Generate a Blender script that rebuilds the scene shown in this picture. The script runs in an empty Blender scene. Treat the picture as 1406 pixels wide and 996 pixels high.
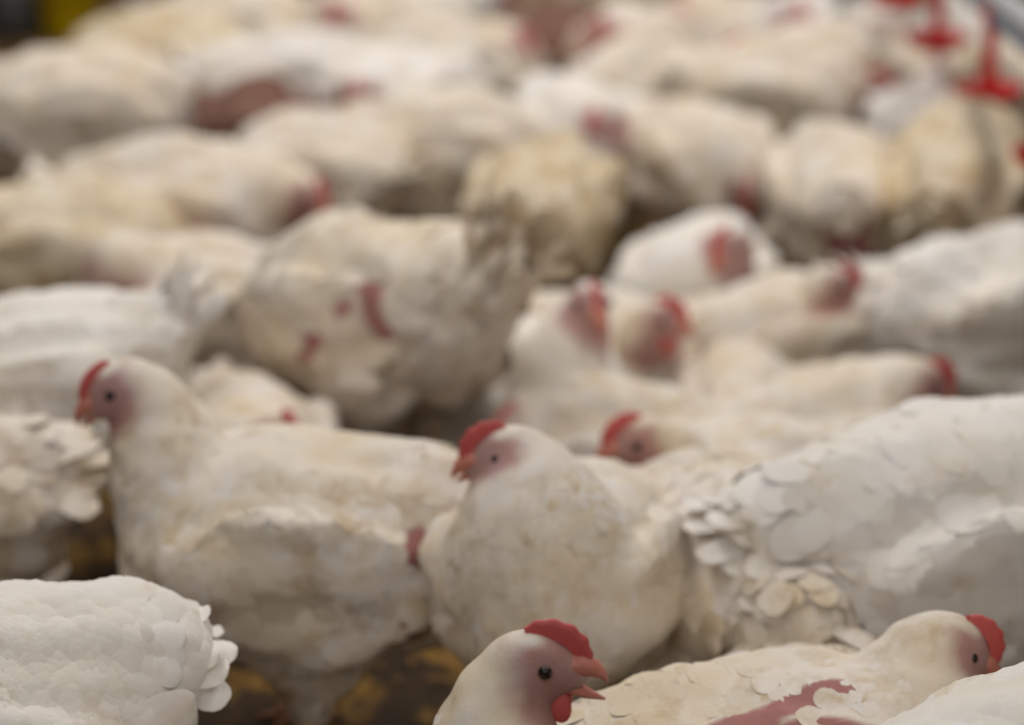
import bpy, math, random
import numpy as np
from mathutils import Vector, Matrix

# ------------------------------------------------------------------ camera, world, lights
C = bpy.context.scene.collection
SC = bpy.context.scene
FPX, CX, CY = 3000.0, 703.0, 498.0
TH = math.atan(1042.0 / FPX)
CAMH = 1.2 * math.cos(TH)

cam_d = bpy.data.cameras.new('camera')
cam_d.sensor_width = 36.0
cam_d.lens = 36.0 * FPX / 1406.0
cam_d.clip_start = 0.05
cam_d.dof.use_dof = True
cam_d.dof.focus_distance = 1.72
cam_d.dof.aperture_fstop = 2.2
cam = bpy.data.objects.new('camera', cam_d)
cam.location = (0, 0, CAMH)
cam.rotation_euler = (math.pi / 2 - TH, 0, 0)
C.objects.link(cam)
SC.camera = cam

SC.view_settings.view_transform = 'Standard'
SC.view_settings.look = 'None'
SC.view_settings.gamma = 1.0
SC.view_settings.use_curve_mapping = False
SC.view_settings.exposure = -0.12
try:
    SC.cycles.use_denoising = True
    SC.cycles.max_bounces = 6
    SC.cycles.diffuse_bounces = 4
except Exception:
    pass

world = bpy.data.worlds.new('barn_air')
SC.world = world
world.use_nodes = True
bg = world.node_tree.nodes['Background']
bg.inputs[0].default_value = (1.0, 0.93, 0.83, 1)
bg.inputs[1].default_value = 0.05


def area(name, loc, sx, sy, power, col, rot=(0, 0, 0)):
    d = bpy.data.lights.new(name, 'AREA')
    d.shape = 'RECTANGLE'
    d.size, d.size_y = sx, sy
    d.energy = power
    d.color = col
    o = bpy.data.objects.new(name, d)
    o.location = loc
    o.rotation_euler = rot
    C.objects.link(o)
    return o


# strip lamps under the barn ceiling, running along the house; the front pair is added fill
area('strip_and_fill_light', (-1.0, 4.6, 3.0), 0.6, 6.0, 92, (1.0, 0.95, 0.90))
area('strip_and_fill_light', (1.4, 4.8, 3.0), 0.6, 6.0, 80, (1.0, 0.95, 0.90))
area('strip_and_fill_light', (-1.0, -1.2, 2.6), 0.6, 3.0, 24, (1.0, 0.96, 0.93), (math.radians(25), 0, 0))  # unseen fill lamp, added to brighten the birds' camera side
area('strip_and_fill_light', (1.4, -1.2, 2.6), 0.6, 3.0, 19, (1.0, 0.96, 0.93), (math.radians(25), 0, 0))  # second added fill lamp, matching the one to its left


def ray(px, py):
    x = (px - CX) / FPX
    y = (py - CY) / FPX
    fw = np.array([0, math.cos(TH), -math.sin(TH)])
    up = np.array([0, math.sin(TH), math.cos(TH)])
    return fw + x * np.array([1.0, 0, 0]) - y * up


def at_h(px, py, h):
    """point of the picture's ray at height h above the litter, and its depth"""
    r = ray(px, py)
    t = (h - CAMH) / r[2]
    return np.array([0, 0, CAMH]) + r * t, t


def at_d(px, py, D):
    return np.array([0, 0, CAMH]) + ray(px, py) * D


# ------------------------------------------------------------------ materials
def mat_new(name):
    m = bpy.data.materials.new(name)
    m.use_nodes = True
    nt = m.node_tree
    return m, nt, nt.nodes, nt.links, nt.nodes['Principled BSDF']


def rgb(*c):
    def f(v):
        v /= 255.0
        return v / 12.92 if v <= 0.04045 else ((v + 0.055) / 1.055) ** 2.4
    return (f(c[0]), f(c[1]), f(c[2]), 1)


def noise(ns, ln, vec, scale, detail=3.0, rough=0.6):
    n = ns.new('ShaderNodeTexNoise')
    n.inputs['Scale'].default_value = scale
    n.inputs['Detail'].default_value = detail
    n.inputs['Roughness'].default_value = rough
    ln.new(vec, n.inputs['Vector'])
    return n


def ramp(ns, ln, fac, stops):
    r = ns.new('ShaderNodeValToRGB')
    e = r.color_ramp.elements
    e[0].position, e[0].color = stops[0]
    e[1].position, e[1].color = stops[-1]
    for p, c in stops[1:-1]:
        k = e.new(p)
        k.color = c
    ln.new(fac, r.inputs[0])
    return r


def mix(ns, ln, fac, a, b):
    m = ns.new('ShaderNodeMix')
    m.data_type = 'RGBA'
    if hasattr(fac, 'is_linked') or hasattr(fac, 'links'):
        ln.new(fac, m.inputs[0])
    else:
        m.inputs[0].default_value = fac
    for k, v in ((6, a), (7, b)):
        if isinstance(v, tuple):
            m.inputs[k].default_value = v
        else:
            ln.new(v, m.inputs[k])
    return m.outputs[2]


def feather_material(name, white, cream, stain, stain_lo):
    m, nt, ns, ln, bs = mat_new(name)
    tc = ns.new('ShaderNodeTexCoord')
    oi = ns.new('ShaderNodeObjectInfo')
    ad = ns.new('ShaderNodeVectorMath')
    ad.operation = 'ADD'
    ln.new(tc.outputs['Object'], ad.inputs[0])
    sc = ns.new('ShaderNodeVectorMath')
    sc.operation = 'SCALE'
    sc.inputs['Scale'].default_value = 7.0
    co = ns.new('ShaderNodeCombineXYZ')
    ln.new(oi.outputs['Random'], co.inputs[0])
    ln.new(oi.outputs['Random'], co.inputs[1])
    ln.new(co.outputs[0], sc.inputs[0])
    ln.new(sc.outputs[0], ad.inputs[1])
    v = ad.outputs[0]
    n1 = noise(ns, ln, v, 9.0, 3.0)
    r1 = ramp(ns, ln, n1.outputs['Fac'], [(0.36, (0, 0, 0, 1)), (0.66, (1, 1, 1, 1))])
    col = mix(ns, ln, r1.outputs[0], white, cream)
    n2 = noise(ns, ln, v, 22.0, 4.0, 0.65)
    r2 = ramp(ns, ln, n2.outputs['Fac'], [(stain_lo, (0, 0, 0, 1)), (stain_lo + 0.22, (0.75, 0.75, 0.75, 1))])
    col = mix(ns, ln, r2.outputs[0], col, stain)
    # bare skin where the birds have rubbed their feathers off, and on the face
    at = ns.new('ShaderNodeAttribute')
    at.attribute_name = 'bare'
    n3 = noise(ns, ln, v, 60.0, 3.0)
    skin = mix(ns, ln, n3.outputs['Fac'], rgb(182, 122, 119), rgb(152, 88, 90))
    col = mix(ns, ln, at.outputs['Fac'], col, skin)
    ln.new(col, bs.inputs['Base Color'])
    bs.inputs['Roughness'].default_value = 0.85
    bs.inputs['Specular IOR Level'].default_value = 0.2
    nb = noise(ns, ln, v, 240.0, 2.0)
    bp = ns.new('ShaderNodeBump')
    bp.inputs['Strength'].default_value = 0.25
    bp.inputs['Distance'].default_value = 0.002
    ln.new(nb.outputs['Fac'], bp.inputs['Height'])
    ln.new(bp.outputs[0], bs.inputs['Normal'])
    return m


M_FEATHER = feather_material('white_feather', rgb(236, 229, 222), rgb(230, 215, 190), rgb(198, 174, 136), 0.50)
M_CREAM = feather_material('soiled_and_shaded_cream_feather', rgb(230, 220, 202), rgb(220, 200, 164), rgb(178, 150, 106), 0.45)  # soiled cream; on one bird it also stands for a shaded flank
M_CLEAN = feather_material('clean_white_feather', rgb(240, 236, 232), rgb(236, 229, 217), rgb(212, 196, 166), 0.56)
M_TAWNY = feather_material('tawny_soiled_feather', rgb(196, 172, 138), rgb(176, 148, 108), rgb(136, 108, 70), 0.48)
M_BARE_SHADE = feather_material('bare_skin_and_shade_brown', rgb(136, 104, 90), rgb(120, 82, 74), rgb(96, 68, 50), 0.50)  # brown of bare skin, with the shade on two birds put into it


def flesh(name, a, b, rough=0.55, scale=90.0, bump=0.4):
    m, nt, ns, ln, bs = mat_new(name)
    tc = ns.new('ShaderNodeTexCoord')
    n = noise(ns, ln, tc.outputs['Object'], scale, 3.0)
    ln.new(mix(ns, ln, n.outputs['Fac'], a, b), bs.inputs['Base Color'])
    bs.inputs['Roughness'].default_value = rough
    bp = ns.new('ShaderNodeBump')
    bp.inputs['Strength'].default_value = bump
    bp.inputs['Distance'].default_value = 0.001
    ln.new(n.outputs['Fac'], bp.inputs['Height'])
    ln.new(bp.outputs[0], bs.inputs['Normal'])
    return m


M_COMB = flesh('red_comb_skin', rgb(216, 102, 96), rgb(196, 74, 74), 0.5, 400)
M_BEAK = flesh('horn_beak', rgb(212, 142, 120), rgb(198, 116, 102), 0.4, 200, 0.1)
M_FOOT = flesh('scaly_shank_skin', rgb(202, 154, 116), rgb(176, 112, 92), 0.6, 300)
M_EYE, _nt, _ns, _ln, _b = mat_new('dark_eye')
_n = noise(_ns, _ln, _ns.new('ShaderNodeTexCoord').outputs['Object'], 200)
_ln.new(mix(_ns, _ln, _n.outputs['Fac'], (0.012, 0.008, 0.008, 1), (0.03, 0.016, 0.012, 1)), _b.inputs['Base Color'])
_b.inputs['Roughness'].default_value = 0.12
M_RED = flesh('red_plastic', rgb(214, 10, 16), rgb(190, 4, 12), 0.35, 30, 0.05)
M_PIPE = flesh('grey_blue_pipe', rgb(120, 132, 152), rgb(100, 112, 136), 0.4, 12, 0.05)
M_RAIL = flesh('galvanised_rail', rgb(196, 200, 204), rgb(170, 175, 180), 0.4, 20, 0.05)
M_YELLOW = flesh('yellow_plastic', rgb(236, 214, 10), rgb(220, 196, 6), 0.4, 10, 0.05)
M_DARKGREY = flesh('dark_grey_plastic', rgb(70, 70, 66), rgb(52, 52, 50), 0.5, 10, 0.05)


def litter_material():
    m, nt, ns, ln, bs = mat_new('brown_litter')
    tc = ns.new('ShaderNodeTexCoord')
    v = tc.outputs['Object']
    a = noise(ns, ln, v, 7.0, 5.0, 0.7)
    ra = ramp(ns, ln, a.outputs['Fac'], [(0.30, rgb(40, 26, 16)), (0.50, rgb(70, 50, 27)), (0.62, rgb(158, 120, 50)), (0.78, rgb(96, 66, 44))])
    b = noise(ns, ln, v, 60.0, 4.0, 0.7)
    rb = ramp(ns, ln, b.outputs['Fac'], [(0.35, (0.35, 0.35, 0.35, 1)), (0.7, (1.1, 1.1, 1.1, 1))])
    mm = ns.new('ShaderNodeMix')
    mm.data_type = 'RGBA'
    mm.blend_type = 'MULTIPLY'
    mm.inputs[0].default_value = 0.7
    ln.new(ra.outputs[0], mm.inputs[6])
    ln.new(rb.outputs[0], mm.inputs[7])
    ln.new(mm.outputs[2], bs.inputs['Base Color'])
    bs.inputs['Roughness'].default_value = 0.95
    bp = ns.new('ShaderNodeBump')
    bp.inputs['Strength'].default_value = 0.8
    bp.inputs['Distance'].default_value = 0.01
    ln.new(b.outputs['Fac'], bp.inputs['Height'])
    ln.new(bp.outputs[0], bs.inputs['Normal'])
    return m


M_LITTER = litter_material()
M_SHAVING = flesh('wood_shaving', rgb(140, 104, 52), rgb(88, 60, 32), 0.9, 8, 0.1)
M_WALL = flesh('pale_panel', rgb(176, 174, 166), rgb(150, 148, 140), 0.7, 2, 0.1)


# ------------------------------------------------------------------ mesh helpers
def mesh_obj(name, verts, faces, mat, parent=None, attr=None, smooth=True, loc=None, nrm=None):
    me = bpy.data.meshes.new(name)
    verts = np.asarray(verts, dtype=np.float32)
    if isinstance(faces, np.ndarray):
        nv, nf, k = len(verts), len(faces), faces.shape[1]
        me.vertices.add(nv)
        me.vertices.foreach_set('co', verts.ravel())
        me.loops.add(nf * k)
        me.loops.foreach_set('vertex_index', faces.astype(np.int32).ravel())
        me.polygons.add(nf)
        me.polygons.foreach_set('loop_start', np.arange(0, nf * k, k, dtype=np.int32))
        me.polygons.foreach_set('loop_total', np.full(nf, k, dtype=np.int32))
        me.update(calc_edges=True)
        me.validate()
    else:
        me.from_pydata(verts.tolist(), [], faces)
        me.update()
    if smooth:
        me.polygons.foreach_set('use_smooth', np.ones(len(me.polygons), dtype=bool))
    if nrm is not None:
        me.normals_split_custom_set_from_vertices([tuple(v) for v in nrm])
    if attr is not None:
        a = me.attributes.new('bare', 'FLOAT', 'POINT')
        a.data.foreach_set('value', np.asarray(attr, dtype=np.float32))
    me.materials.append(mat)
    o = bpy.data.objects.new(name, me)
    C.objects.link(o)
    if parent is not None:
        o.parent = parent
    if loc is not None:
        o.location = loc
    return o


def tag(o, label, cat, group=None, kind=None):
    if label:
        o['label'] = label
    if cat:
        o['category'] = cat
    if group:
        o['group'] = group
    if kind:
        o['kind'] = kind
    return o


def grid_faces(r, c, off=0):
    i = np.arange(r - 1)[:, None] * c + np.arange(c - 1)[None, :]
    i = i.ravel() + off
    return np.stack([i, i + 1, i + c + 1, i + c], 1)


def surface_nets(F, org, h):
    nx, ny, nz = F.shape
    S = F < 0
    cs = [(0, 0, 0), (1, 0, 0), (0, 1, 0), (1, 1, 0), (0, 0, 1), (1, 0, 1), (0, 1, 1), (1, 1, 1)]
    cnt = np.zeros((nx - 1, ny - 1, nz - 1), dtype=np.int8)
    for a, b, c in cs:
        cnt += S[a:nx - 1 + a, b:ny - 1 + b, c:nz - 1 + c]
    act = (cnt > 0) & (cnt < 8)
    idx = np.argwhere(act)
    ids = np.full(act.shape, -1, dtype=np.int64)
    ids[act] = np.arange(len(idx))
    V = np.stack([F[idx[:, 0] + a, idx[:, 1] + b, idx[:, 2] + c] for a, b, c in cs], 1)
    P = np.zeros((len(idx), 3))
    N = np.zeros(len(idx))
    edges = [(0, 1), (2, 3), (4, 5), (6, 7), (0, 2), (1, 3), (4, 6), (5, 7), (0, 4), (1, 5), (2, 6), (3, 7)]
    csa = np.array(cs, dtype=float)
    for a, b in edges:
        va, vb = V[:, a], V[:, b]
        cr = (va < 0) != (vb < 0)
        d = np.where(cr, va - vb, 1.0)
        t = np.where(cr, va / d, 0)
        P += cr[:, None] * (csa[a] + t[:, None] * (csa[b] - csa[a]))
        N += cr
    P = (idx + P / N[:, None]) * h + org
    faces = []
    for ax in range(3):
        o1, o2 = [(1, 2), (2, 0), (0, 1)][ax]
        sl0 = [slice(None)] * 3
        sl1 = [slice(None)] * 3
        sl0[ax] = slice(0, -1)
        sl1[ax] = slice(1, None)
        A, B = S[tuple(sl0)], S[tuple(sl1)]
        e = np.argwhere(A != B)
        e = e[(e[:, o1] > 0) & (e[:, o2] > 0) & (e[:, o1] < F.shape[o1] - 1) & (e[:, o2] < F.shape[o2] - 1)]
        flip = A[e[:, 0], e[:, 1], e[:, 2]]
        q = []
        for d1, d2 in ((0, 0), (-1, 0), (-1, -1), (0, -1)):
            f = e.copy()
            f[:, o1] += d1
            f[:, o2] += d2
            q.append(ids[f[:, 0], f[:, 1], f[:, 2]])
        q = np.stack(q, 1)
        q[~flip] = q[~flip][:, ::-1]
        faces.append(q)
    return P, np.concatenate(faces)


def rotm(yaw=0, pitch=0, roll=0):
    return np.array(Matrix.Rotation(yaw, 3, 'Z') @ Matrix.Rotation(-pitch, 3, 'Y') @ Matrix.Rotation(roll, 3, 'X'))


class Field:
    def __init__(self, lo, hi, h):
        self.lo, self.h = np.array(lo), h
        n = np.ceil((np.array(hi) - lo) / h).astype(int) + 1
        self.ax = [lo[i] + h * np.arange(n[i]) for i in range(3)]
        self.F = np.full(n, 0.2)

    def sub(self, lo, hi):
        s = []
        for i in range(3):
            a = int(np.clip((lo[i] - self.lo[i]) / self.h, 0, self.F.shape[i]))
            b = int(np.clip((hi[i] - self.lo[i]) / self.h + 2, 0, self.F.shape[i]))
            s.append(slice(a, b))
        X, Y, Z = np.meshgrid(*[self.ax[i][s[i]] for i in range(3)], indexing='ij')
        return tuple(s), X, Y, Z

    def smin(self, s, d, k):
        a = self.F[s]
        hh = np.clip(0.5 + 0.5 * (a - d) / k, 0, 1)
        self.F[s] = a * (1 - hh) + d * hh - k * hh * (1 - hh)

    def ell(self, c, r, k=0.03, R=None):
        c, r = np.array(c, float), np.array(r, float)
        m = max(r) + k + 0.02
        s, X, Y, Z = self.sub(c - m, c + m)
        if X.size == 0:
            return
        p = np.stack([X - c[0], Y - c[1], Z - c[2]], -1)
        if R is not None:
            p = p @ R
        q = p / r
        k0 = np.sqrt((q * q).sum(-1)) + 1e-9
        g = p / (r * r)
        k1 = np.sqrt((g * g).sum(-1)) + 1e-9
        self.smin(s, k0 * (k0 - 1) / k1, k)

    def cap(self, a, b, ra, rb, k=0.02):
        a, b = np.array(a, float), np.array(b, float)
        m = max(ra, rb) + k + 0.02
        s, X, Y, Z = self.sub(np.minimum(a, b) - m, np.maximum(a, b) + m)
        if X.size == 0:
            return
        p = np.stack([X, Y, Z], -1) - a
        ba = b - a
        t = np.clip((p @ ba) / (ba @ ba), 0, 1)
        d = np.sqrt(((p - t[..., None] * ba) ** 2).sum(-1)) - (ra + (rb - ra) * t)
        self.smin(s, d, k)


def wob(P, f, seed):
    """cheap smooth noise in -1..1"""
    r = np.random.RandomState(seed)
    o = np.zeros(len(P))
    for i in range(6):
        d = r.normal(size=3)
        d /= np.linalg.norm(d)
        o += np.sin((P @ d) * f * (0.7 + 0.25 * i) + r.uniform(0, 6.28))
    return o / 3.2


def vnormals(P, Fc):
    n = np.cross(P[Fc[:, 2]] - P[Fc[:, 0]], P[Fc[:, 3]] - P[Fc[:, 1]])
    N = np.zeros_like(P)
    for i in range(4):
        np.add.at(N, Fc[:, i], n)
    return N / (np.linalg.norm(N, axis=1, keepdims=True) + 1e-12)


def cards(base, nrm, dirs, L, W, lift, rng, curl=0.25, sink=0.002, cols=3, puff=0.0, cup=0.28, proj=None):
    """feathers: cupped rounded blades laid on the skin; returns verts, faces"""
    n = len(base)
    u = np.array([0, 0.25, 0.5, 0.75, 0.90, 0.97, 1.0])
    w = np.array([0.40, 0.82, 1.0, 0.97, 0.76, 0.50, 0.20])
    v = np.linspace(-1, 1, cols)
    R, K = len(u), cols
    nrm = nrm / (np.linalg.norm(nrm, axis=1, keepdims=True) + 1e-9)
    d = dirs - (dirs * nrm).sum(1, keepdims=True) * nrm
    d /= np.linalg.norm(d, axis=1, keepdims=True) + 1e-9
    s = np.cross(nrm, d)
    tw = rng.normal(0, 0.16, n)
    d, s = d * np.cos(tw)[:, None] + s * np.sin(tw)[:, None], s * np.cos(tw)[:, None] - d * np.sin(tw)[:, None]
    U = u[None, :, None, None]
    Vv = v[None, None, :, None]
    Ww = w[None, :, None, None]
    L_ = L[:, None, None, None]
    W_ = W[:, None, None, None]
    li = lift[:, None, None, None]
    nn, dd, ss = nrm[:, None, None, :], d[:, None, None, :], s[:, None, None, :]
    z = li * L_ * U - curl * L_ * U * U * li * 1.5 + puff * W_ * np.sin(np.pi * U ** 0.8) * (1 - 0.92 * Vv * Vv) - cup * W_ * Vv * Vv * (0.4 + 0.6 * Ww) - sink - (0.0035 * (1 - U) ** 4 if proj is not None else 0)
    P = base[:, None, None, :] + dd * U * L_ + ss * Vv * Ww * W_ + nn * z
    if proj is not None:
        Q = base[:, None, None, :] + dd * U * L_ + ss * Vv * Ww * W_
        Q, QN = proj(Q.reshape(-1, 3))
        P = (Q + QN * (z + 0 * Vv).reshape(-1, 1)).reshape(n, R, K, 3)
    F0 = grid_faces(R, K)[:, ::-1]
    F = (F0[None] + (np.arange(n) * R * K)[:, None, None]).reshape(-1, 4)
    return P.reshape(-1, 3), F


# ------------------------------------------------------------------ shared small parts of a head
def comb_mesh(name, tall=1.0):
    """single serrated comb from the beak over the skull (head coordinates)"""
    n = 26
    vs, fs = [], []
    for i in range(n):
        t = i / (n - 1)
        a = math.radians(8 + 100 * t)
        bx, bz = 0.004 + 0.031 * math.cos(a), -0.001 + 0.0275 * math.sin(a)
        env = math.sin(math.pi * min(1, t * 1.02 + 0.06)) ** 0.6
        hgt = (0.0035 + 0.0075 * env * tall * (0.72 + 0.28 * abs(math.sin(t * math.pi * 5.2))))
        if t > 0.93:
            hgt *= 0.7
        dx, dz = math.cos(a), math.sin(a)
        th = 0.0032 * (0.6 + 0.4 * env)
        ring = [(-0.004, -th * 1.3), (hgt * 0.5, -th), (hgt * 0.9, -th * 0.55), (hgt, 0), (hgt * 0.9, th * 0.55), (hgt * 0.5, th), (-0.004, th * 1.3)]
        for r_, y_ in ring:
            vs.append((bx + dx * r_, y_, bz + dz * r_))
    k = 7
    for i in range(n - 1):
        for j in range(k - 1):
            fs.append((i * k + j, i * k + j + 1, (i + 1) * k + j + 1, (i + 1) * k + j))
    fs.append(tuple(range(k)))
    fs.append(tuple(range((n - 1) * k + k - 1, (n - 1) * k - 1, -1)))
    return vs, fs


def tube(path, radii, seg=10, flat=1.0):
    vs, fs = [], []
    path = [Vector(p) for p in path]
    for i, p in enumerate(path):
        t = (path[min(i + 1, len(path) - 1)] - path[max(i - 1, 0)]).normalized()
        up = Vector((0, 0, 1)) if abs(t.z) < 0.9 else Vector((1, 0, 0))
        s = t.cross(up).normalized()
        w = s.cross(t)
        for j in range(seg):
            a = 2 * math.pi * j / seg
            vs.append(tuple(p + (s * math.cos(a) + w * math.sin(a) * flat) * radii[i]))
    for i in range(len(path) - 1):
        for j in range(seg):
            fs.append((i * seg + j, i * seg + (j + 1) % seg, (i + 1) * seg + (j + 1) % seg, (i + 1) * seg + j))
    fs.append(tuple(range(seg - 1, -1, -1)))
    fs.append(tuple((len(path) - 1) * seg + j for j in range(seg)))
    return vs, fs


def lathe(prof, seg=24):
    vs, fs = [], []
    for r, z in prof:
        for j in range(seg):
            a = 2 * math.pi * j / seg
            vs.append((r * math.cos(a), r * math.sin(a), z))
    for i in range(len(prof) - 1):
        for j in range(seg):
            fs.append((i * seg + j, i * seg + (j + 1) % seg, (i + 1) * seg + (j + 1) % seg, (i + 1) * seg + j))
    return vs, fs


def sphere(c, r, seg=14, rings=9):
    vs, fs = [], []
    for i in range(rings + 1):
        a = math.pi * i / rings
        for j in range(seg):
            b = 2 * math.pi * j / seg
            vs.append((c[0] + r[0] * math.sin(a) * math.cos(b), c[1] + r[1] * math.sin(a) * math.sin(b), c[2] + r[2] * math.cos(a)))
    for i in range(rings):
        for j in range(seg):
            fs.append((i * seg + j, i * seg + (j + 1) % seg, (i + 1) * seg + (j + 1) % seg, (i + 1) * seg + j))
    return vs, fs


def raw_mesh(name, vf, mat):
    me = bpy.data.meshes.new(name)
    me.from_pydata([tuple(v) for v in vf[0]], [], vf[1])
    me.update()
    me.polygons.foreach_set('use_smooth', np.ones(len(me.polygons), dtype=bool))
    me.materials.append(mat)
    return me


ME_COMB = raw_mesh('comb', comb_mesh('comb', 1.0), M_COMB)
ME_COMB_LOW = raw_mesh('comb', comb_mesh('comb', 0.15), M_COMB)
ME_UBEAK = raw_mesh('upper_beak', tube([(0.022, 0, 0.002), (0.034, 0, 0.002), (0.043, 0, -0.0005), (0.049, 0, -0.005), (0.052, 0, -0.010)],
                                       [0.0125, 0.0098, 0.007, 0.0038, 0.0008], 12, 0.85), M_BEAK)
ME_LBEAK = raw_mesh('lower_beak', tube([(0.020, 0, -0.009), (0.032, 0, -0.010), (0.042, 0, -0.0115), (0.049, 0, -0.0135)],
                                       [0.0095, 0.0075, 0.005, 0.0012], 12, 0.6), M_BEAK)
ME_LBEAK_OPEN = raw_mesh('lower_beak', tube([(0.018, 0, -0.011), (0.030, 0, -0.016), (0.041, 0, -0.020), (0.051, 0, -0.023)],
                                            [0.0095, 0.0075, 0.0048, 0.0012], 12, 0.6), M_BEAK)
ME_EYE = raw_mesh('eye', sphere((0, 0, 0), (0.0050, 0.0042, 0.0050)), M_EYE)
ME_WATTLE = raw_mesh('wattle', sphere((0, 0, 0), (0.0085, 0.0038, 0.0125)), M_COMB)


def foot_vf(z0):
    """shank and four toes, from the hock at height z0 down to the litter"""
    vs, fs = tube([(-0.012, 0, z0 + 0.02), (-0.010, 0, z0 * 0.6), (0.0, 0, 0.016), (0.004, 0, 0.008)], [0.013, 0.0095, 0.009, 0.009], 10)
    for a, L in ((0, 0.062), (0.55, 0.05), (-0.55, 0.05), (math.pi, 0.028)):
        v2, f2 = tube([(0, 0, 0.009), (L * 0.5 * math.cos(a), L * 0.5 * math.sin(a), 0.008), (L * math.cos(a), L * math.sin(a), 0.004)],
                      [0.0075, 0.006, 0.002], 8)
        o = len(vs)
        vs += v2
        fs += [tuple(i + o for i in f) for f in f2]
    return vs, fs


SEED = [100]
FLOCK = []


# ------------------------------------------------------------------ a chicken
def chicken(label, c, zc, yaw, sc=1.0, head=None, hyaw=None, hpitch=-8, bare=(), mat=None, res=0.0065, nf=800, ruffle=0.0,
            tail_up=30, tail_len=0.075, tilt=4, fat=1.0, comb=1.0, beak_open=False, fsize=1.0, sitting=None, head_local=None,
            droop=0.0, neck_thick=1.0, tailspread=1.0, yawn=None, lump=1.0, ntail=13, flow=-0.3, blend=0.55, puff=0.10, flat=1.0, throat=1.0, hk=1.0, mob=1.0):
    """c: where the middle of the body shows, zc: its height above the litter; yaw: 0 faces right, 90 away, 270 to the camera"""
    SEED[0] += 1
    seed = SEED[0]
    rng = np.random.RandomState(seed)
    mat = mat or M_FEATHER
    P0, depth = at_h(c[0], c[1], zc)
    yw = math.radians(yaw)
    root = bpy.data.objects.new('chicken', None)
    root.empty_display_size = 0.05
    root.location = (P0[0], P0[1], 0)
    root.rotation_euler = (0, 0, yw)
    root.scale = (sc, sc, sc)
    C.objects.link(root)
    tag(root, label, 'chicken', 'white broiler chickens crowded on the litter')
    Rz = rotm(yw)

    def to_local(p):
        return (Rz.T @ (np.array(p) - np.array([P0[0], P0[1], 0]))) / sc

    z0 = zc / sc                       # body centre height, local
    if sitting is None:
        sitting = zc < 0.165
    B = np.array([0, 0, z0])
    Rt = rotm(0, math.radians(tilt))

    def bp(x, y, z):
        return B + Rt @ np.array([x, y * fat, z])

    if head is not None:
        H = to_local(at_d(head[0], head[1], depth + head[2]))
    elif head_local is not None:
        H = B + np.array(head_local)
    else:
        H = B + np.array([0.20, 0, 0.14])
    # never buried in the litter, nor further from the shoulders than a neck reaches
    H[2] = max(H[2], 0.045)
    S0 = bp(0.085, 0, 0.03)
    dv = H - S0
    ln_ = np.linalg.norm(dv)
    if ln_ > 0.27:
        H = S0 + dv * 0.27 / ln_
    hy = math.radians((hyaw if hyaw is not None else yaw) - yaw)
    Rh = rotm(hy, math.radians(hpitch))
    hs = hk * 1.10 / sc * (0.55 + 0.45 * sc)     # heads vary less than bodies
    h = res / sc
    lo = np.minimum(np.array([-0.29, -0.17 * fat - 0.02, -0.02]), H - 0.06)
    hi = np.maximum(np.array([0.24, 0.17 * fat + 0.02, z0 + 0.19]), H + 0.06)
    f = Field(lo, hi, h)
    f.ell(bp(0, 0, 0), (0.165, 0.118 * fat, 0.118), 0.03, Rt)
    f.ell(bp(0.075, 0, -0.018), (0.105, 0.106 * fat, 0.108), 0.04, Rt)
    f.ell(bp(-0.115, 0, 0.015), (0.095, 0.088 * fat, 0.086), 0.04, Rt)
    f.ell(bp(-0.185, 0, 0.045), (0.05, 0.048, 0.036), 0.04, Rt)
    f.ell(bp(-0.10, 0, -0.05), (0.08, 0.075 * fat, 0.06), 0.03, Rt)
    for s in (-1, 1):
        Rw = Rt @ rotm(s * 0.10, 0.10 - droop * 0.4, s * -0.18)
        f.ell(bp(-0.01, s * 0.097, -0.002 - 0.03 * droop), (0.135, 0.026, 0.080), 0.016, Rw)
        f.ell(bp(0.085, s * 0.085, 0.01), (0.045, 0.035, 0.05), 0.015, Rt)
        if sitting:
            f.ell((0.01, s * 0.088 * fat, 0.055), (0.085, 0.045, 0.05), 0.02)
        else:
            f.ell(bp(-0.03, s * 0.062, -0.075), (0.07, 0.05, 0.065), 0.02, Rt)
            f.cap(bp(-0.02, s * 0.062, -0.09), (-0.015, s * 0.062, 0.075), 0.042, 0.021, 0.02)
    # neck
    Hb = H + Rh @ np.array([-0.012, 0, -0.006]) * hs
    A0 = bp(0.085, 0, 0.015)
    dist = np.linalg.norm(Hb - A0)
    A1 = A0 + Rt @ np.array([0.45, 0, 0.25]) * dist * 0.8
    A2 = Hb + (Rh @ np.array([-0.55, 0, -0.25]) + np.array([0, 0, -0.55])) * dist * 0.36
    ts = np.linspace(0, 1, 9)
    nb = np.array([(1 - t) ** 3 * A0 + 3 * (1 - t) ** 2 * t * A1 + 3 * (1 - t) * t * t * A2 + t ** 3 * Hb for t in ts])
    nr = (0.074 * (1 - ts) ** 1.6 + 0.0245 * (1 - (1 - ts) ** 1.6) + 0.010 * np.sin(ts * math.pi)) * neck_thick
    nr[-2] = min(nr[-2], 0.027)
    nr[-3] = min(nr[-3], 0.034)
    nr[-1] = 0.0215
    for i in range(8):
        f.cap(nb[i], nb[i + 1], nr[i], nr[i + 1], 0.022)
    f.ell(H, np.array([0.029, 0.0205, 0.0245]) * hs, 0.012, Rh)
    f.ell(H + Rh @ np.array([0.017, 0, -0.004]) * hs, np.array([0.023, 0.0128, 0.0155]) * hs, 0.010, Rh)
    f.ell(H + Rh @ np.array([-0.004, 0, -0.012]) * hs, np.array([0.020, 0.0185, 0.016]) * hs, 0.008, Rh)
    # nothing below the litter
    f.F = np.maximum(f.F, 0.004 - f.ax[2][None, None, :])
    V, Fc = surface_nets(f.F, f.lo, h)
    N = vnormals(V, Fc)
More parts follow.
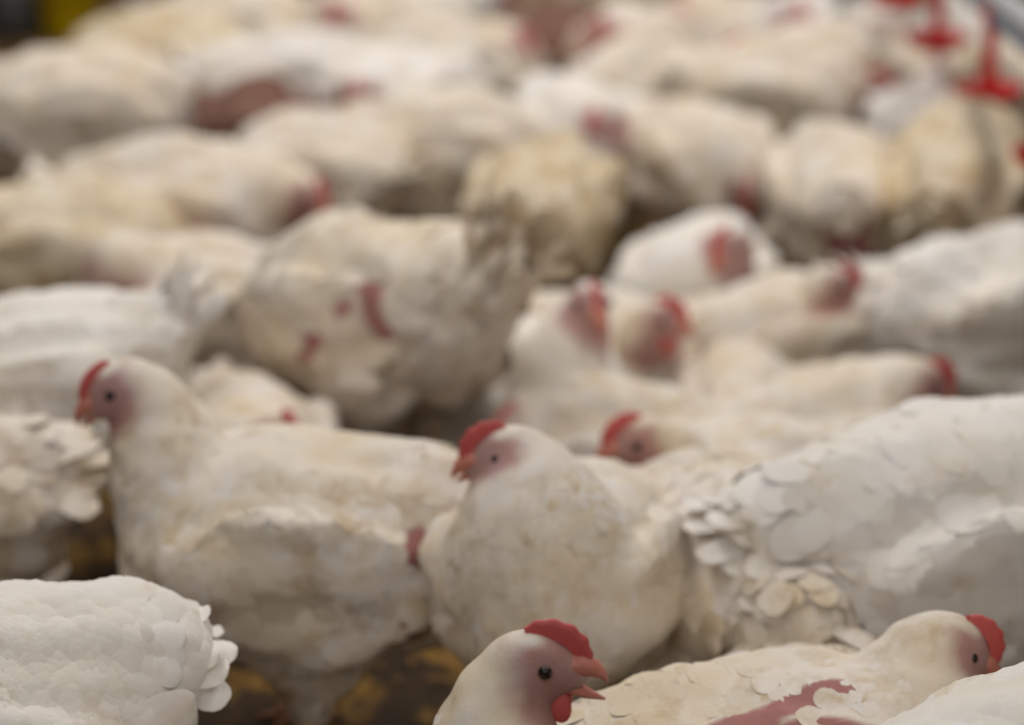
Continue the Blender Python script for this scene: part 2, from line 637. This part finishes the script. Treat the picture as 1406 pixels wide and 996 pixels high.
    def where(Q):
        """head coordinates, distance to the head, head weight, neck weight"""
        hd = (Q - H) @ Rh / hs
        r_head = np.linalg.norm(hd, axis=1)
        headw = np.clip((0.062 - r_head) / 0.02, 0, 1)
        dn = np.full(len(Q), 9.0)
        for j in range(2, 9):
            dn = np.minimum(dn, np.linalg.norm(Q - nb[j], axis=1) / (nr[j] + 0.012))
        return hd, r_head, headw, np.clip(np.clip(1.35 - dn, 0, 1) * 3, 0, 1)

    def swell(Q, n, headw, neckw):
        """folds and soft lumps of the coat"""
        soft = 1 - headw
        side = np.clip(np.abs(n[:, 1]) * 1.3, 0, 1) * (1 - neckw)
        return ((0.0065 * lump) * soft * (1 - 0.75 * neckw) * wob(Q * [0.7, 1, 1.2], 34, seed) + 0.0016 * soft * wob(Q, 120, seed + 1)
                + 0.0035 * lump * soft * side * wob(Q * [0.22, 1, 1], 95, seed + 2) + 0.004 * lump * soft * (1 - neckw) * wob(Q * [0.8, 1, 1], 62, seed + 3))

    G = np.stack(np.gradient(f.F, h), -1)

    def tri(A, Q):
        t = (Q - f.lo) / h
        i = np.clip(np.floor(t).astype(int), 0, np.array(f.F.shape) - 2)
        t = np.clip(t - i, 0, 1)
        o = 0
        for a_ in (0, 1):
            for b_ in (0, 1):
                for c_ in (0, 1):
                    w_ = (t[:, 0] if a_ else 1 - t[:, 0]) * (t[:, 1] if b_ else 1 - t[:, 1]) * (t[:, 2] if c_ else 1 - t[:, 2])
                    v_ = A[i[:, 0] + a_, i[:, 1] + b_, i[:, 2] + c_]
                    o = o + (w_[:, None] * v_ if v_.ndim == 2 else w_ * v_)
        return o

    def proj(Q):
        """nearest place on the coat, and its normal"""
        for _ in range(3):
            g = tri(G, Q)
            gl = np.linalg.norm(g, axis=1) + 1e-6
            Q = Q - g / gl[:, None] * np.clip(tri(f.F, Q) / np.maximum(gl, 0.5), -0.02, 0.02)[:, None]
        g = tri(G, Q)
        n = g / (np.linalg.norm(g, axis=1, keepdims=True) + 1e-6)
        _, _, hw, nw = where(Q)
        return Q + n * swell(Q, n, hw, nw)[:, None], n

    hd, r_head, headw, neckw = where(V)
    V0, N0 = V.copy(), N.copy()
    V = V + N * swell(V, N, headw, neckw)[:, None]
    V[:, 2] = np.maximum(V[:, 2], 0.003)
    N = vnormals(V, Fc)
    # bare skin: the face, and the rubbed patches
    fw_ = hd[:, 0] + 0.0035 * wob(V / hs, 260, seed + 9)
    face = np.clip((fw_ + 0.024 + 0.3 * np.maximum(-hd[:, 2] - 0.02, 0)) / 0.022, 0, 1) * np.clip((0.046 + 0.5 * np.clip(-hd[:, 2] - 0.01, 0, 0.045) * throat - r_head) / 0.012, 0, 1)
    skull = np.clip((hd[:, 2] - 0.017) / 0.004, 0, 1) * np.clip((0.012 - hd[:, 0]) / 0.01, 0, 1)

    def bare_at(Q):
        m = np.zeros(len(Q))
        for (a, b, r) in bare:
            a, b = bp(*a), bp(*b)
            ba = b - a
            t = np.clip(((Q - a) @ ba) / (ba @ ba + 1e-9), 0, 1)
            d = np.linalg.norm(Q - a - t[:, None] * ba, axis=1)
            m = np.maximum(m, np.clip((r - d + 0.006 * wob(Q, 90, seed + 5)) / (0.35 * r), 0, 1))
        return m

    patch = bare_at(V)
    bare_v = np.clip(np.maximum(face * (1 - skull) * 0.75, patch * 0.9), 0, 1)
    mesh_obj('body', V, Fc, mat, root, bare_v)

    # feather tracts
    back = Rt @ np.array([-1.0, 0, 0.0])
    flowv = np.tile(back + np.array([0, 0, flow]), (len(V), 1))
    tang = nb[1:] - nb[:-1]
    near = np.argmin(np.linalg.norm(V[:, None, :] - (0.5 * (nb[1:] + nb[:-1]))[None], axis=2), axis=1)
    flowv = flowv * (1 - neckw[:, None]) - tang[near] / (np.linalg.norm(tang[near], axis=1, keepdims=True) + 1e-9) * neckw[:, None]
    lb = (V - B) @ Rt
    wing_side = np.abs(lb[:, 1]) / fat
    is_wing = (wing_side > 0.082) & (lb[:, 0] > -0.15) & (lb[:, 0] < 0.12) & (lb[:, 2] > -0.07) & (lb[:, 2] < 0.085) & (neckw < 0.3)
    ok = (headw < 0.02) & (V[:, 2] > 0.02) & (patch < 0.35) & (bare_at(V + flowv * 0.015) < 0.3) & (bare_at(V + flowv * 0.03) < 0.3) & (bare_at(V + flowv * 0.045) < 0.3)
    hn = np.clip((np.linalg.norm(V - H, axis=1) - 0.06) / 0.10, 0, 1)

    def lay(name, sel, n, Lm, Wm, lf, extra=None):
        ii = np.nonzero(sel)[0]
        if len(ii) == 0:
            return None
        ii = rng.choice(ii, min(n, len(ii)), replace=False)
        g = np.where(neckw[ii] > 0.3, 0.45 + 0.35 * hn[ii], 1.0)
        L = Lm * g * rng.uniform(0.8, 1.25, len(ii)) * fsize
        W = Wm * g * rng.uniform(0.85, 1.15, len(ii)) * fsize
        rear = np.clip((-lb[ii, 0] - 0.08) / 0.08, 0, 1)
        li = lf * rng.uniform(0.5, 1.5, len(ii)) * (1 + rear * 0.9) + ruffle * np.maximum(0, rng.normal(0, 0.5, len(ii))) * (0.4 + rear)
        VV, FF = cards(V0[ii], N0[ii], flowv[ii] + rng.normal(0, 0.08, (len(ii), 3)), L, W, li, rng, sink=0.0008, cols=5 if puff > 0.15 else 3, puff=puff, cup=0.05, proj=proj)
        # the vane's shading follows the coat it lies in, with its own tilt mixed in
        own = vnormals(VV, FF)
        coat = np.repeat(N[ii], len(VV) // len(ii), axis=0)
        own *= np.sign((own * coat).sum(1, keepdims=True) + 1e-9)
        nn_ = own * (1 - blend) + coat * blend
        if extra is not None:
            e_v, e_f = extra
            FF = np.concatenate([FF, e_f + len(VV)])
            VV = np.concatenate([VV, e_v])
            nn_ = np.concatenate([nn_, vnormals(e_v, e_f)])
        VV[:, 2] = np.maximum(VV[:, 2], 0.003)
        return mesh_obj(name, VV, FF, mat, root, np.zeros(len(VV)), nrm=nn_)

    lay('plumage', ok & ~is_wing, nf, 0.034, 0.0150, 0.07 * flat)
    for s in (-1, 1):
        # flight feathers stacked along the lower rear edge of the folded wing
        k = 9
        tt = np.linspace(0, 1, k)
        base = np.array([bp(-0.02 - 0.09 * t, s * (0.122 - 0.030 * t), -0.052 + 0.075 * t - 0.03 * droop) for t in tt])
        nn = np.tile(Rt @ np.array([-0.12, s * 1.0, 0.25]), (k, 1))
        dd = np.array([Rt @ np.array([-1.0, -s * 0.25, 0.05 + 0.1 * t - 0.5 * droop]) for t in tt])
        ev = cards(base, nn, dd, np.full(k, 0.085) * rng.uniform(0.85, 1.1, k), np.full(k, 0.013), np.full(k, 0.03 + ruffle * 0.2), rng, sink=0.0)
        lay('wing', ok & is_wing & (lb[:, 1] * s > 0), int(nf * 0.16), 0.046, 0.0160, 0.07 * flat, ev)
    k = ntail
    tb = bp(-0.195, 0, 0.05)
    base, nn, dd = [], [], []
    for i in range(k):
        a = (i / (k - 1) - 0.5) * 1.7 * tailspread
        row = i % 2
        up_ = math.radians(tail_up + (8 if row else -8) - 10 * abs(a))
        d = np.array([-math.cos(a) * math.cos(up_), math.sin(a) * math.cos(up_), math.sin(up_)])
        n_ = np.array([math.sin(up_) * math.cos(a), math.sin(a) * 0.9, math.cos(up_)])
        base.append(tb + np.array([0.01 * row, math.sin(a) * 0.03, 0.005 * row - 0.01 * abs(a)]))
        nn.append(Rt @ n_)
        dd.append(Rt @ d)
    tv = cards(np.array(base), np.array(nn), np.array(dd), tail_len * rng.uniform(0.75, 1.15, k), np.full(k, 0.017), rng.uniform(-0.1, 0.25 + ruffle, k), rng, sink=0.0, cols=5 if puff > 0.15 else 3)
    # fluff round the vent, under the tail
    fs_ = ok & (lb[:, 0] < -0.15)
    lay('tail', fs_, 70, 0.048, 0.017, 0.12, tv)

    # head parts
    Mh = Matrix.Translation(Vector(H)) @ Matrix(Rh.tolist()).to_4x4() @ Matrix.Scale(hs, 4)

    def part(name, me, off=(0, 0, 0), rx=0.0, ry=0.0):
        o = bpy.data.objects.new(name, me)
        C.objects.link(o)
        o.parent = root
        o.matrix_local = Mh @ Matrix.Translation(off) @ Matrix.Rotation(rx, 4, 'X') @ Matrix.Rotation(ry, 4, 'Y')
        return o

    part('comb', ME_COMB if comb >= 1 else ME_COMB_LOW)
    part('upper_beak', ME_UBEAK)
    part('lower_beak', ME_LBEAK_OPEN if beak_open else ME_LBEAK)
    for s in (-1, 1):
        part('eye', ME_EYE, (0.010, s * 0.0196, 0.004), rx=-s * 0.15)
        part('wattle', ME_WATTLE, (0.020, s * 0.0075, -0.026), rx=s * 0.25, ry=-0.3)
    if not sitting:
        vf = foot_vf(0.07)
        for s in (-1, 1):
            o = mesh_obj('foot', vf[0], vf[1], M_FOOT, root)
            o.location = (-0.005, s * 0.062, 0)
    FLOCK.append((root, yw, sc, fat, mob))
    return root


# ------------------------------------------------------------------ the setting
def build_floor():
    nx, ny = 200, 260
    xs = np.linspace(-4.5, 4.5, nx)
    ys = np.linspace(0.2, 11.5, ny)
    Y, X = np.meshgrid(ys, xs, indexing='ij')
    P = np.stack([X.ravel(), Y.ravel(), np.zeros(X.size)], 1)
    P[:, 2] = -0.008 + 0.006 * wob(P, 9, 3) + 0.003 * wob(P, 31, 4)
    P[:, 2] = np.minimum(P[:, 2], 0.0)
    f = mesh_obj('floor', P, grid_faces(ny, nx), M_LITTER)
    tag(f, 'brown litter floor of the barn', 'floor', None, 'structure')
    # loose shavings
    rng = np.random.RandomState(5)
    n = 9000
    b = np.stack([rng.uniform(-1.9, 1.9, n), rng.uniform(1.2, 7.5, n), np.full(n, 0.002)], 1)
    nn = np.tile([0, 0, 1.0], (n, 1)) + rng.normal(0, 0.35, (n, 3))
    dd = rng.normal(0, 1, (n, 3))
    v, fa = cards(b, nn, dd, rng.uniform(0.008, 0.026, n), rng.uniform(0.002, 0.005, n), rng.uniform(0, 0.4, n), rng, sink=0.0)
    v[:, 2] = np.maximum(v[:, 2], -0.004)
    o = mesh_obj('wood_shavings', v, fa, M_SHAVING)
    tag(o, 'golden brown wood shavings strewn over the barn floor', 'shavings', None, 'stuff')
    w = mesh_obj('wall_back', *box((-4.5, 11.5, 0), (4.5, 11.6, 2.6)), M_WALL, smooth=False)
    tag(w, 'pale panelled wall at the far end of the barn', 'wall', None, 'structure')


def box(a, b):
    x0, y0, z0 = a
    x1, y1, z1 = b
    v = [(x0, y0, z0), (x1, y0, z0), (x1, y1, z0), (x0, y1, z0), (x0, y0, z1), (x1, y0, z1), (x1, y1, z1), (x0, y1, z1)]
    f = [(0, 3, 2, 1), (4, 5, 6, 7), (0, 1, 5, 4), (1, 2, 6, 5), (2, 3, 7, 6), (3, 0, 4, 7)]
    return v, f


build_floor()

# ------------------------------------------------------------------ the birds, nearest first
Rb = -1  # right side of a bird has y<0, left side y>0
NEAR = dict(mob=0.1, res=0.0045, nf=1900)
MID = dict(res=0.0065, nf=1000, hk=1.08, throat=1.3, lump=1.35)
FAR = dict(res=0.009, nf=450, hk=1.25, throat=1.8, lump=1.6)

chicken('nearest white chicken in the bottom left corner, crisp scaly back feathers, head out of frame', (-135, 1020), 0.25, 205, 1.12,
        head_local=(0.2, 0, 0.05), mat=M_CLEAN, res=0.0045, nf=4200, tail_up=14, tail_len=0.05, ruffle=0.04, lump=0.7, fsize=0.72, puff=0.30, blend=0.45, flat=1.0)
chicken('white chicken cut by the bottom right corner, only the top of its back showing', (1490, 1165), 0.25, 10, 1.1,
        mat=M_CLEAN, res=0.005, nf=3500, lump=0.8, ruffle=0.02, flat=1.0, fsize=0.72, puff=0.3, blend=0.5, head_local=(0.22, 0, 0.05))
chicken('chicken with open beak and raised head at the bottom edge centre, facing right', (470, 1275), 0.20, 0, 1.0,
        head=(730, 912, 0.0), hyaw=-4, hpitch=-2, beak_open=True, neck_thick=1.05, **NEAR)
chicken('chicken lying at the bottom right with pink bare patches on its back, head turned right', (1075, 1085), 0.17, 4, 0.97,
        head=(1308, 886, 0.0), hyaw=3, hpitch=-34, bare=[((-0.14, -0.075, 0.075), (-0.03, -0.055, 0.105), 0.022), ((-0.03, -0.05, 0.11), (0.05, -0.035, 0.113), 0.012),
        ((0.0, -0.075, 0.10), (0.075, -0.075, 0.085), 0.014)], sitting=True, **NEAR)
chicken('large chicken standing side-on at the lower left, head raised to the left above its breast', (412, 745), 0.235, 180, 0.97,
        head=(170, 531, -0.03), hyaw=196, hpitch=-30, bare=[((-0.13, 0.095, 0.05), (-0.135, 0.10, -0.005), 0.022), ((-0.12, 0.10, -0.035), (-0.125, 0.09, -0.06), 0.018)],
        tail_up=12, tail_len=0.09, tilt=3, comb=0.5, ruffle=0.12, mat=M_FEATHER, **NEAR)
chicken('chicken facing left in the picture centre, red comb, dark eye, breast to the camera', (782, 782), 0.225, 250, 0.93,
        head=(702, 622, -0.10), hyaw=188, hpitch=-14, ruffle=0.10, neck_thick=1.25, tail_up=-15, tail_len=0.05, tilt=14, **NEAR)
chicken('big white chicken at the right edge with wing folds, turned away from the camera', (1340, 735), 0.245, 12, 1.13,
        head_local=(0.24, 0, 0.08), mat=M_CLEAN, tail_up=5, ruffle=0.08, droop=0.1, **NEAR)
chicken('chicken seen from behind with ruffled hanging tail feathers and pink streaks, right of centre', (1003, 782), 0.185, 108, 0.93,
        head_local=(0.2, 0, 0.0), bare=[((-0.09, 0.055, 0.085), (-0.055, 0.02, 0.105), 0.013), ((-0.03, -0.01, 0.115), (-0.02, -0.05, 0.11), 0.012)],
        ruffle=0.3, tail_len=0.10, tail_up=-20, tailspread=1.3, ntail=17, **NEAR)
chicken('chicken cut by the left edge, ragged tail feathers pointing right', (-195, 690), 0.22, 182, 1.05,
        ruffle=0.4, tail_up=5, tail_len=0.07, **MID)
chicken('greyish white chicken at the left with raised tail, behind the pale raised head', (70, 532), 0.235, 190, 0.94,
        head_local=(0.22, 0, 0.02), tail_up=62, tail_len=0.085, mat=M_CLEAN, tilt=-8, **MID)
chicken('chicken half hidden behind the large side-on one, just its red comb showing over the back', (300, 635), 0.13, 285, 0.85,
        head=(352, 597, -0.12), hyaw=300, **MID)
chicken('chicken lying right of centre with pink face and red comb, facing left', (1040, 690), 0.125, 178, 0.92,
        head=(876, 597, -0.10), hyaw=196, hpitch=-14, **MID)
chicken('chicken with raised brown-shaded neck and red comb, before the big right edge bird', (1120, 590), 0.11, 22, 0.88,
        head=(1232, 506, -0.05), hyaw=8, hpitch=-30, neck_thick=1.1, **MID)
chicken('chicken lying behind the centre head, pale back and a sliver of comb at its left', (815, 632), 0.12, 176, 0.86,
        head=(712, 592, -0.02), hyaw=200, **MID)
chicken('white chicken with upright reddish head facing the camera, neck in shade', (705, 530), 0.13, 300, 0.86,
        head=(800, 415, -0.12), hyaw=285, hpitch=-15, mat=M_CLEAN, comb=0.5, **MID)
chicken('chicken with curved red comb facing right, just right of the upright reddish head', (862, 500), 0.12, 335, 0.8,
        head=(940, 448, -0.14), hyaw=350, hpitch=-10, **MID)
chicken('small white hump of a back in front of the red combed right-facing head', (1000, 545), 0.10, 80, 0.68,
        head_local=(0.2, 0, -0.02), **MID)
chicken('standing chicken left of centre with upturned tail, pink wing streaks and shaded legs', (548, 424), 0.265, 142, 1.04,
        head_local=(0.13, -0.09, -0.04), hyaw=70, tail_up=55, tail_len=0.10, ruffle=0.3, tilt=-9,
        bare=[((-0.085, 0.10, 0.07), (-0.11, 0.10, 0.0), 0.020), ((-0.11, 0.10, 0.0), (-0.12, 0.075, -0.06), 0.014), ((-0.085, 0.11, 0.05), (-0.02, 0.13, -0.01), 0.011), ((-0.02, 0.13, -0.01), (0.03, 0.13, -0.05), 0.010)],
        mat=M_FEATHER, tailspread=1.4, ntail=25, **MID)
chicken('white chicken right of centre with pink comb, head low over its round back', (955, 402), 0.12, 255, 0.93,
        head=(1002, 335, -0.16), hyaw=235, hpitch=-25, mat=M_CLEAN, **MID)
chicken('chicken with orange-red comb and brown shaded face, beside the ruffled right edge body', (1092, 480), 0.13, 18, 0.78,
        head=(1157, 405, -0.06), hyaw=5, hpitch=-30, **MID)
chicken('large ruffled white chicken at the right edge, upper of the two bodies there', (1375, 432), 0.15, 8, 1.12,
        head_local=(0.22, 0, 0.02), ruffle=0.4, mat=M_CLEAN, **MID)
chicken('cream chicken seen from behind with reddish brown bare belly, right of the pink head', (1142, 268), 0.16, 86, 1.02, tail_up=45, tail_len=0.05,
        head_local=(0.18, 0, 0.0), mat=M_FEATHER, bare=[((-0.185, -0.01, 0.0), (-0.15, -0.01, -0.09), 0.07)], **MID)
chicken('cream chicken with pink head lowered at its right side', (960, 218), 0.18, 292, 0.9,
        head=(1032, 258, -0.14), hyaw=255, hpitch=-35, **MID)
chicken('cream chicken stretching up to drink at the nearest whole red cup', (1312, 272), 0.19, 72, 1.0, neck_thick=1.6, mob=0.1,
        head=(1352, 150, 0.22), hyaw=90, hpitch=20, mat=M_CREAM, **MID)
chicken('cream chicken left of centre, its lowered pink face and red comb at its right', (250, 292), 0.17, 352, 1.02,
        head=(432, 268, -0.07), hyaw=300, hpitch=-25, bare=[((0.02, -0.13, 0.0), (0.08, -0.11, -0.03), 0.022)], **MID)  # bare-skin colour here paints the shading of a pink fold
chicken('cream chicken with rounded back at the left edge, in the third row', (85, 352), 0.17, 5, 1.05,
        mat=M_CREAM, head_local=(0.19, 0, 0.0), **MID)
chicken('chicken with bent white neck on its left and back arching right, behind the greyish one', (275, 425), 0.17, 192, 0.92,
        head=(152, 362, -0.08), hyaw=150, hpitch=-60, neck_thick=1.2, comb=0.5, **MID)
chicken('chicken turned away in the middle of the crowd, flank shade put into its cream colour', (745, 285), 0.17, 75, 1.0,
        mat=M_CREAM, head_local=(0.2, 0, 0.0), **MID)  # cream plumage darkens the whole bird to paint its shaded flank
chicken('long white back lying across the middle behind the upturned tail bird', (585, 218), 0.17, 8, 1.02,
        mat=M_FEATHER, head_local=(0.2, 0, 0.02), **FAR)
chicken('white chicken with bright pink and dark face, looking down left of the brown gap', (750, 188), 0.17, 285, 0.98,
        head=(792, 168, -0.14), hyaw=235, hpitch=-40, mat=M_CLEAN, **FAR)
chicken('cream chicken whose pink head hangs over the dark gap', (905, 130), 0.17, 225, 0.95, head=(840, 132, -0.12), hyaw=235, hpitch=-30, **FAR)
chicken('cream chicken lying across the upper right of centre', (1025, 128), 0.17, 355, 1.0, mat=M_FEATHER, head_local=(0.2, 0, 0.02), **FAR)
chicken('small white chicken below the second red cup', (1262, 180), 0.15, 80, 0.8, head=(1282, 104, 0.04), hyaw=60, hpitch=10, mat=M_CLEAN, **FAR)
chicken('white chicken left of the red cups with broad back', (1165, 108), 0.17, 178, 1.08, mat=M_FEATHER, head_local=(0.2, 0, 0.04), **FAR)
chicken('white chicken at the left edge, upper row, broad soft back', (120, 152), 0.17, 10, 1.12, mat=M_FEATHER, head_local=(0.2, 0, -0.02), **FAR)
chicken('cream chicken at the top left with curled wing, nearest the yellow tub', (225, 100), 0.17, 182, 1.1, mat=M_CREAM, head_local=(0.18, 0, 0.0), bare=[((-0.02, 0.12, 0.0), (0.05, 0.12, 0.05), 0.03)], **FAR)
chicken('reddish brown bare-skinned chicken with shade put into its colour at the upper left', (350, 180), 0.17, 95, 0.88, mat=M_BARE_SHADE, head_local=(0.2, 0, 0.0), **FAR)  # brown paints bare skin together with the shade on this bird
chicken('white chicken just right of the reddish brown one, soft folded back', (455, 225), 0.17, 165, 0.84, mat=M_FEATHER, head_local=(0.18, 0, 0.0), **FAR)
chicken('white chicken with narrow dark and red face turned to the camera, upper left of centre', (540, 145), 0.17, 235, 0.98,
        head=(489, 128, -0.16), hyaw=272, hpitch=-20, mat=M_CLEAN, **FAR)
chicken('white chicken with orange pink head facing right, top centre', (640, 92), 0.17, 355, 0.95, head=(702, 62, -0.05), hyaw=330, hpitch=-20, **FAR)
chicken('chicken with shade put into its brown colour, top centre behind the orange pink head', (775, 72), 0.15, 60, 0.95, mat=M_BARE_SHADE, head_local=(0.2, 0, 0.0), **FAR)  # white bird in shade, the shade painted as brown plumage
chicken('white chicken with bright pink round face at the top, right of the brown one', (885, 70), 0.17, 215, 0.9, head=(843, 34, -0.1), hyaw=262, hpitch=-15, **FAR)
chicken('white chicken at the top edge with shaded face turned down', (975, 55), 0.17, 240, 0.95, head=(948, 25, -0.1), hyaw=240, hpitch=-30, **FAR)
chicken('white chicken at the top edge, pink face slanting right', (1080, 50), 0.17, 200, 0.95, head=(1056, 18, -0.1), hyaw=300, hpitch=-30, mat=M_CLEAN, **FAR)
chicken('white chicken at the upper left behind the red and dark narrow face', (400, 110), 0.17, 5, 1.0, mat=M_CLEAN, head_local=(0.18, 0, 0.0), **FAR)
chicken('white chicken at the top left of centre with brownish face', (480, 48), 0.17, 175, 0.98, head=(438, 15, -0.1), hyaw=250, hpitch=-35, **FAR)
chicken('white chicken at the top edge, left of centre', (580, 22), 0.17, 10, 1.0, mat=M_CLEAN, head_local=(0.2, 0, 0.06), **FAR)
chicken('cream chicken at the very top, just left of the round pink face', (740, -5), 0.17, 185, 1.0, mat=M_CREAM, head_local=(0.2, 0, 0.06), **FAR)
chicken('white chicken at the very top, far left of the crowd', (350, 45), 0.17, 5, 1.0, head_local=(0.2, 0, 0.04), **FAR)
chicken('white chicken behind the red cups, seen between their stems', (1335, 60), 0.17, 95, 0.95, head_local=(0.2, 0, 0.08), mat=M_CLEAN, **FAR)
chicken('white chicken beyond the drinker pipe at the right edge', (1415, 110), 0.17, 90, 0.9, head_local=(0.2, 0, 0.05), **FAR)
chicken('cream chicken at the far top edge behind the downturned face', (900, -25), 0.17, 5, 1.0, head_local=(0.2, 0, 0.08), mat=M_CREAM, **FAR)


def settle(rounds=40, most=0.055):
    """birds that stand in each other shuffle apart a little"""
    p = np.array([[r.location.x, r.location.y] for r, *_ in FLOCK])
    p0 = p.copy()
    ax = np.array([[math.cos(y), math.sin(y)] for _, y, *_ in FLOCK])
    sc = np.array([f[2] for f in FLOCK])
    fa = np.array([f[3] for f in FLOCK])
    mo = np.array([f[4] for f in FLOCK])
    offs = ((-0.10, 0.082), (0.0, 0.108), (0.085, 0.10))
    n = len(p)
    for _ in range(rounds):
        for i in range(n):
            for j in range(i + 1, n):
                if np.abs(p[i] - p[j]).sum() > 0.8:
                    continue
                best, dirn = 0, None
                for oi, ri in offs:
                    for oj, rj in offs:
                        d = p[i] + ax[i] * oi * sc[i] - p[j] - ax[j] * oj * sc[j]
                        l = np.linalg.norm(d) + 1e-6
                        pen = ri * sc[i] * fa[i] + rj * sc[j] * fa[j] - l
                        if pen > best:
                            best, dirn = pen, d / l
                if dirn is not None:
                    m = mo[i] + mo[j]
                    p[i] += dirn * best * 0.5 * mo[i] / m
                    p[j] -= dirn * best * 0.5 * mo[j] / m
        for i in range(n):
            d = p[i] - p0[i]
            l = np.linalg.norm(d)
            lim = most * mo[i]
            if l > lim:
                p[i] = p0[i] + d * lim / l
    for k, (r, *_) in enumerate(FLOCK):
        r.location.x, r.location.y = p[k]


settle()


# ------------------------------------------------------------------ drinker line
def drinker_line():
    X = 0.822
    root = bpy.data.objects.new('drinker_pipe', None)
    root.location = (X, 2.6, 0)
    C.objects.link(root)
    tag(root, 'grey blue drinker pipe with a metal rail running back at the upper right', 'water pipe')
    v, f = tube([(0, 0, 0.47), (0, 2.0, 0.47), (0, 5.6, 0.47)], [0.014] * 3, 14)
    mesh_obj('water_pipe', v, f, M_PIPE, root)
    v, f = tube([(0, 0, 0.505), (0, 2.0, 0.505), (0, 5.6, 0.505)], [0.019] * 3, 14)
    mesh_obj('support_rail', v, f, M_RAIL, root)
    for y in (0.3, 1.9, 3.5, 5.1):
        v, f = tube([(0, y, 0.5), (0, y, 1.6), (0, y, 2.95)], [0.002] * 3, 6)
        mesh_obj('suspension_cable', v, f, M_RAIL, root)
        v, f = tube([(0, y - 0.012, 0.488), (0, y + 0.012, 0.488)], [0.026, 0.026], 12)
        mesh_obj('clamp', v, f, M_DARKGREY, root)
    labels = ['red drinker cup cut by the right edge, nearest of the row',
              'red drinker cup at the upper right, nearest whole cup under the pipe',
              'second red drinker cup behind the nearest whole one',
              'red drinker cup at the top edge, farthest of the row']
    for i, y in enumerate((3.25, 3.72, 4.20, 4.67)):
        r = bpy.data.objects.new('drinker_cup', None)
        r.location = (X, y, 0)
        C.objects.link(r)
        tag(r, labels[i], 'drinker cup', 'red drinker cups along the pipe')
        v, f = lathe([(0.004, 0.313), (0.030, 0.315), (0.050, 0.325), (0.060, 0.343), (0.062, 0.346), (0.058, 0.345), (0.047, 0.331), (0.028, 0.323), (0.004, 0.321)], 28)
        mesh_obj('cup', v, f, M_RED, r)
        v, f = tube([(0, 0, 0.31), (0, 0, 0.36), (0, 0, 0.40), (0, 0, 0.43), (0, 0, 0.462)], [0.013, 0.011, 0.009, 0.012, 0.015], 14)
        mesh_obj('stem', v, f, M_RED, r)
        for s in (-1, 1):
            v, f = tube([(0, s * 0.058, 0.343), (0, s * 0.045, 0.385), (0, s * 0.022, 0.43), (0, s * 0.012, 0.46)], [0.004, 0.0045, 0.005, 0.006], 8)
            mesh_obj('arm', v, f, M_RED, r)
        v, f = tube([(0, -0.022, 0.47), (0, 0.022, 0.47)], [0.0185, 0.0185], 14)
        mesh_obj('saddle', v, f, M_RED, r)


drinker_line()


def yellow_tub():
    p, _ = at_h(100, 50, 0.0)
    r = bpy.data.objects.new('plastic_tub', None)
    r.location = (p[0], p[1], 0)
    C.objects.link(r)
    tag(r, 'yellow plastic tub on the litter in the top left corner', 'tub')
    v, f = lathe([(0.0, 0.003), (0.07, 0.003), (0.078, 0.01), (0.09, 0.15), (0.097, 0.152), (0.097, 0.16), (0.086, 0.158), (0.074, 0.014), (0.0, 0.012)], 32)
    mesh_obj('tub_body', v, f, M_YELLOW, r)
    pts = [(0.095 * math.cos(a), 0.0, 0.152 + 0.085 * math.sin(a)) for a in np.linspace(0, math.pi, 15)]
    v, f = tube(pts, [0.003] * 15, 8)
    mesh_obj('handle', v, f, M_RAIL, r)
    p, _ = at_h(22, 46, 0.0)
    v, f = lathe([(0.0, 0.003), (0.085, 0.003), (0.09, 0.02), (0.075, 0.12), (0.05, 0.17), (0.03, 0.19), (0.0, 0.195)], 32)
    o = mesh_obj('feed_hopper', v, f, M_DARKGREY, None, loc=(p[0], p[1], 0))
    tag(o, 'dark grey hopper at the top left edge beside the yellow tub', 'hopper')


yellow_tub()
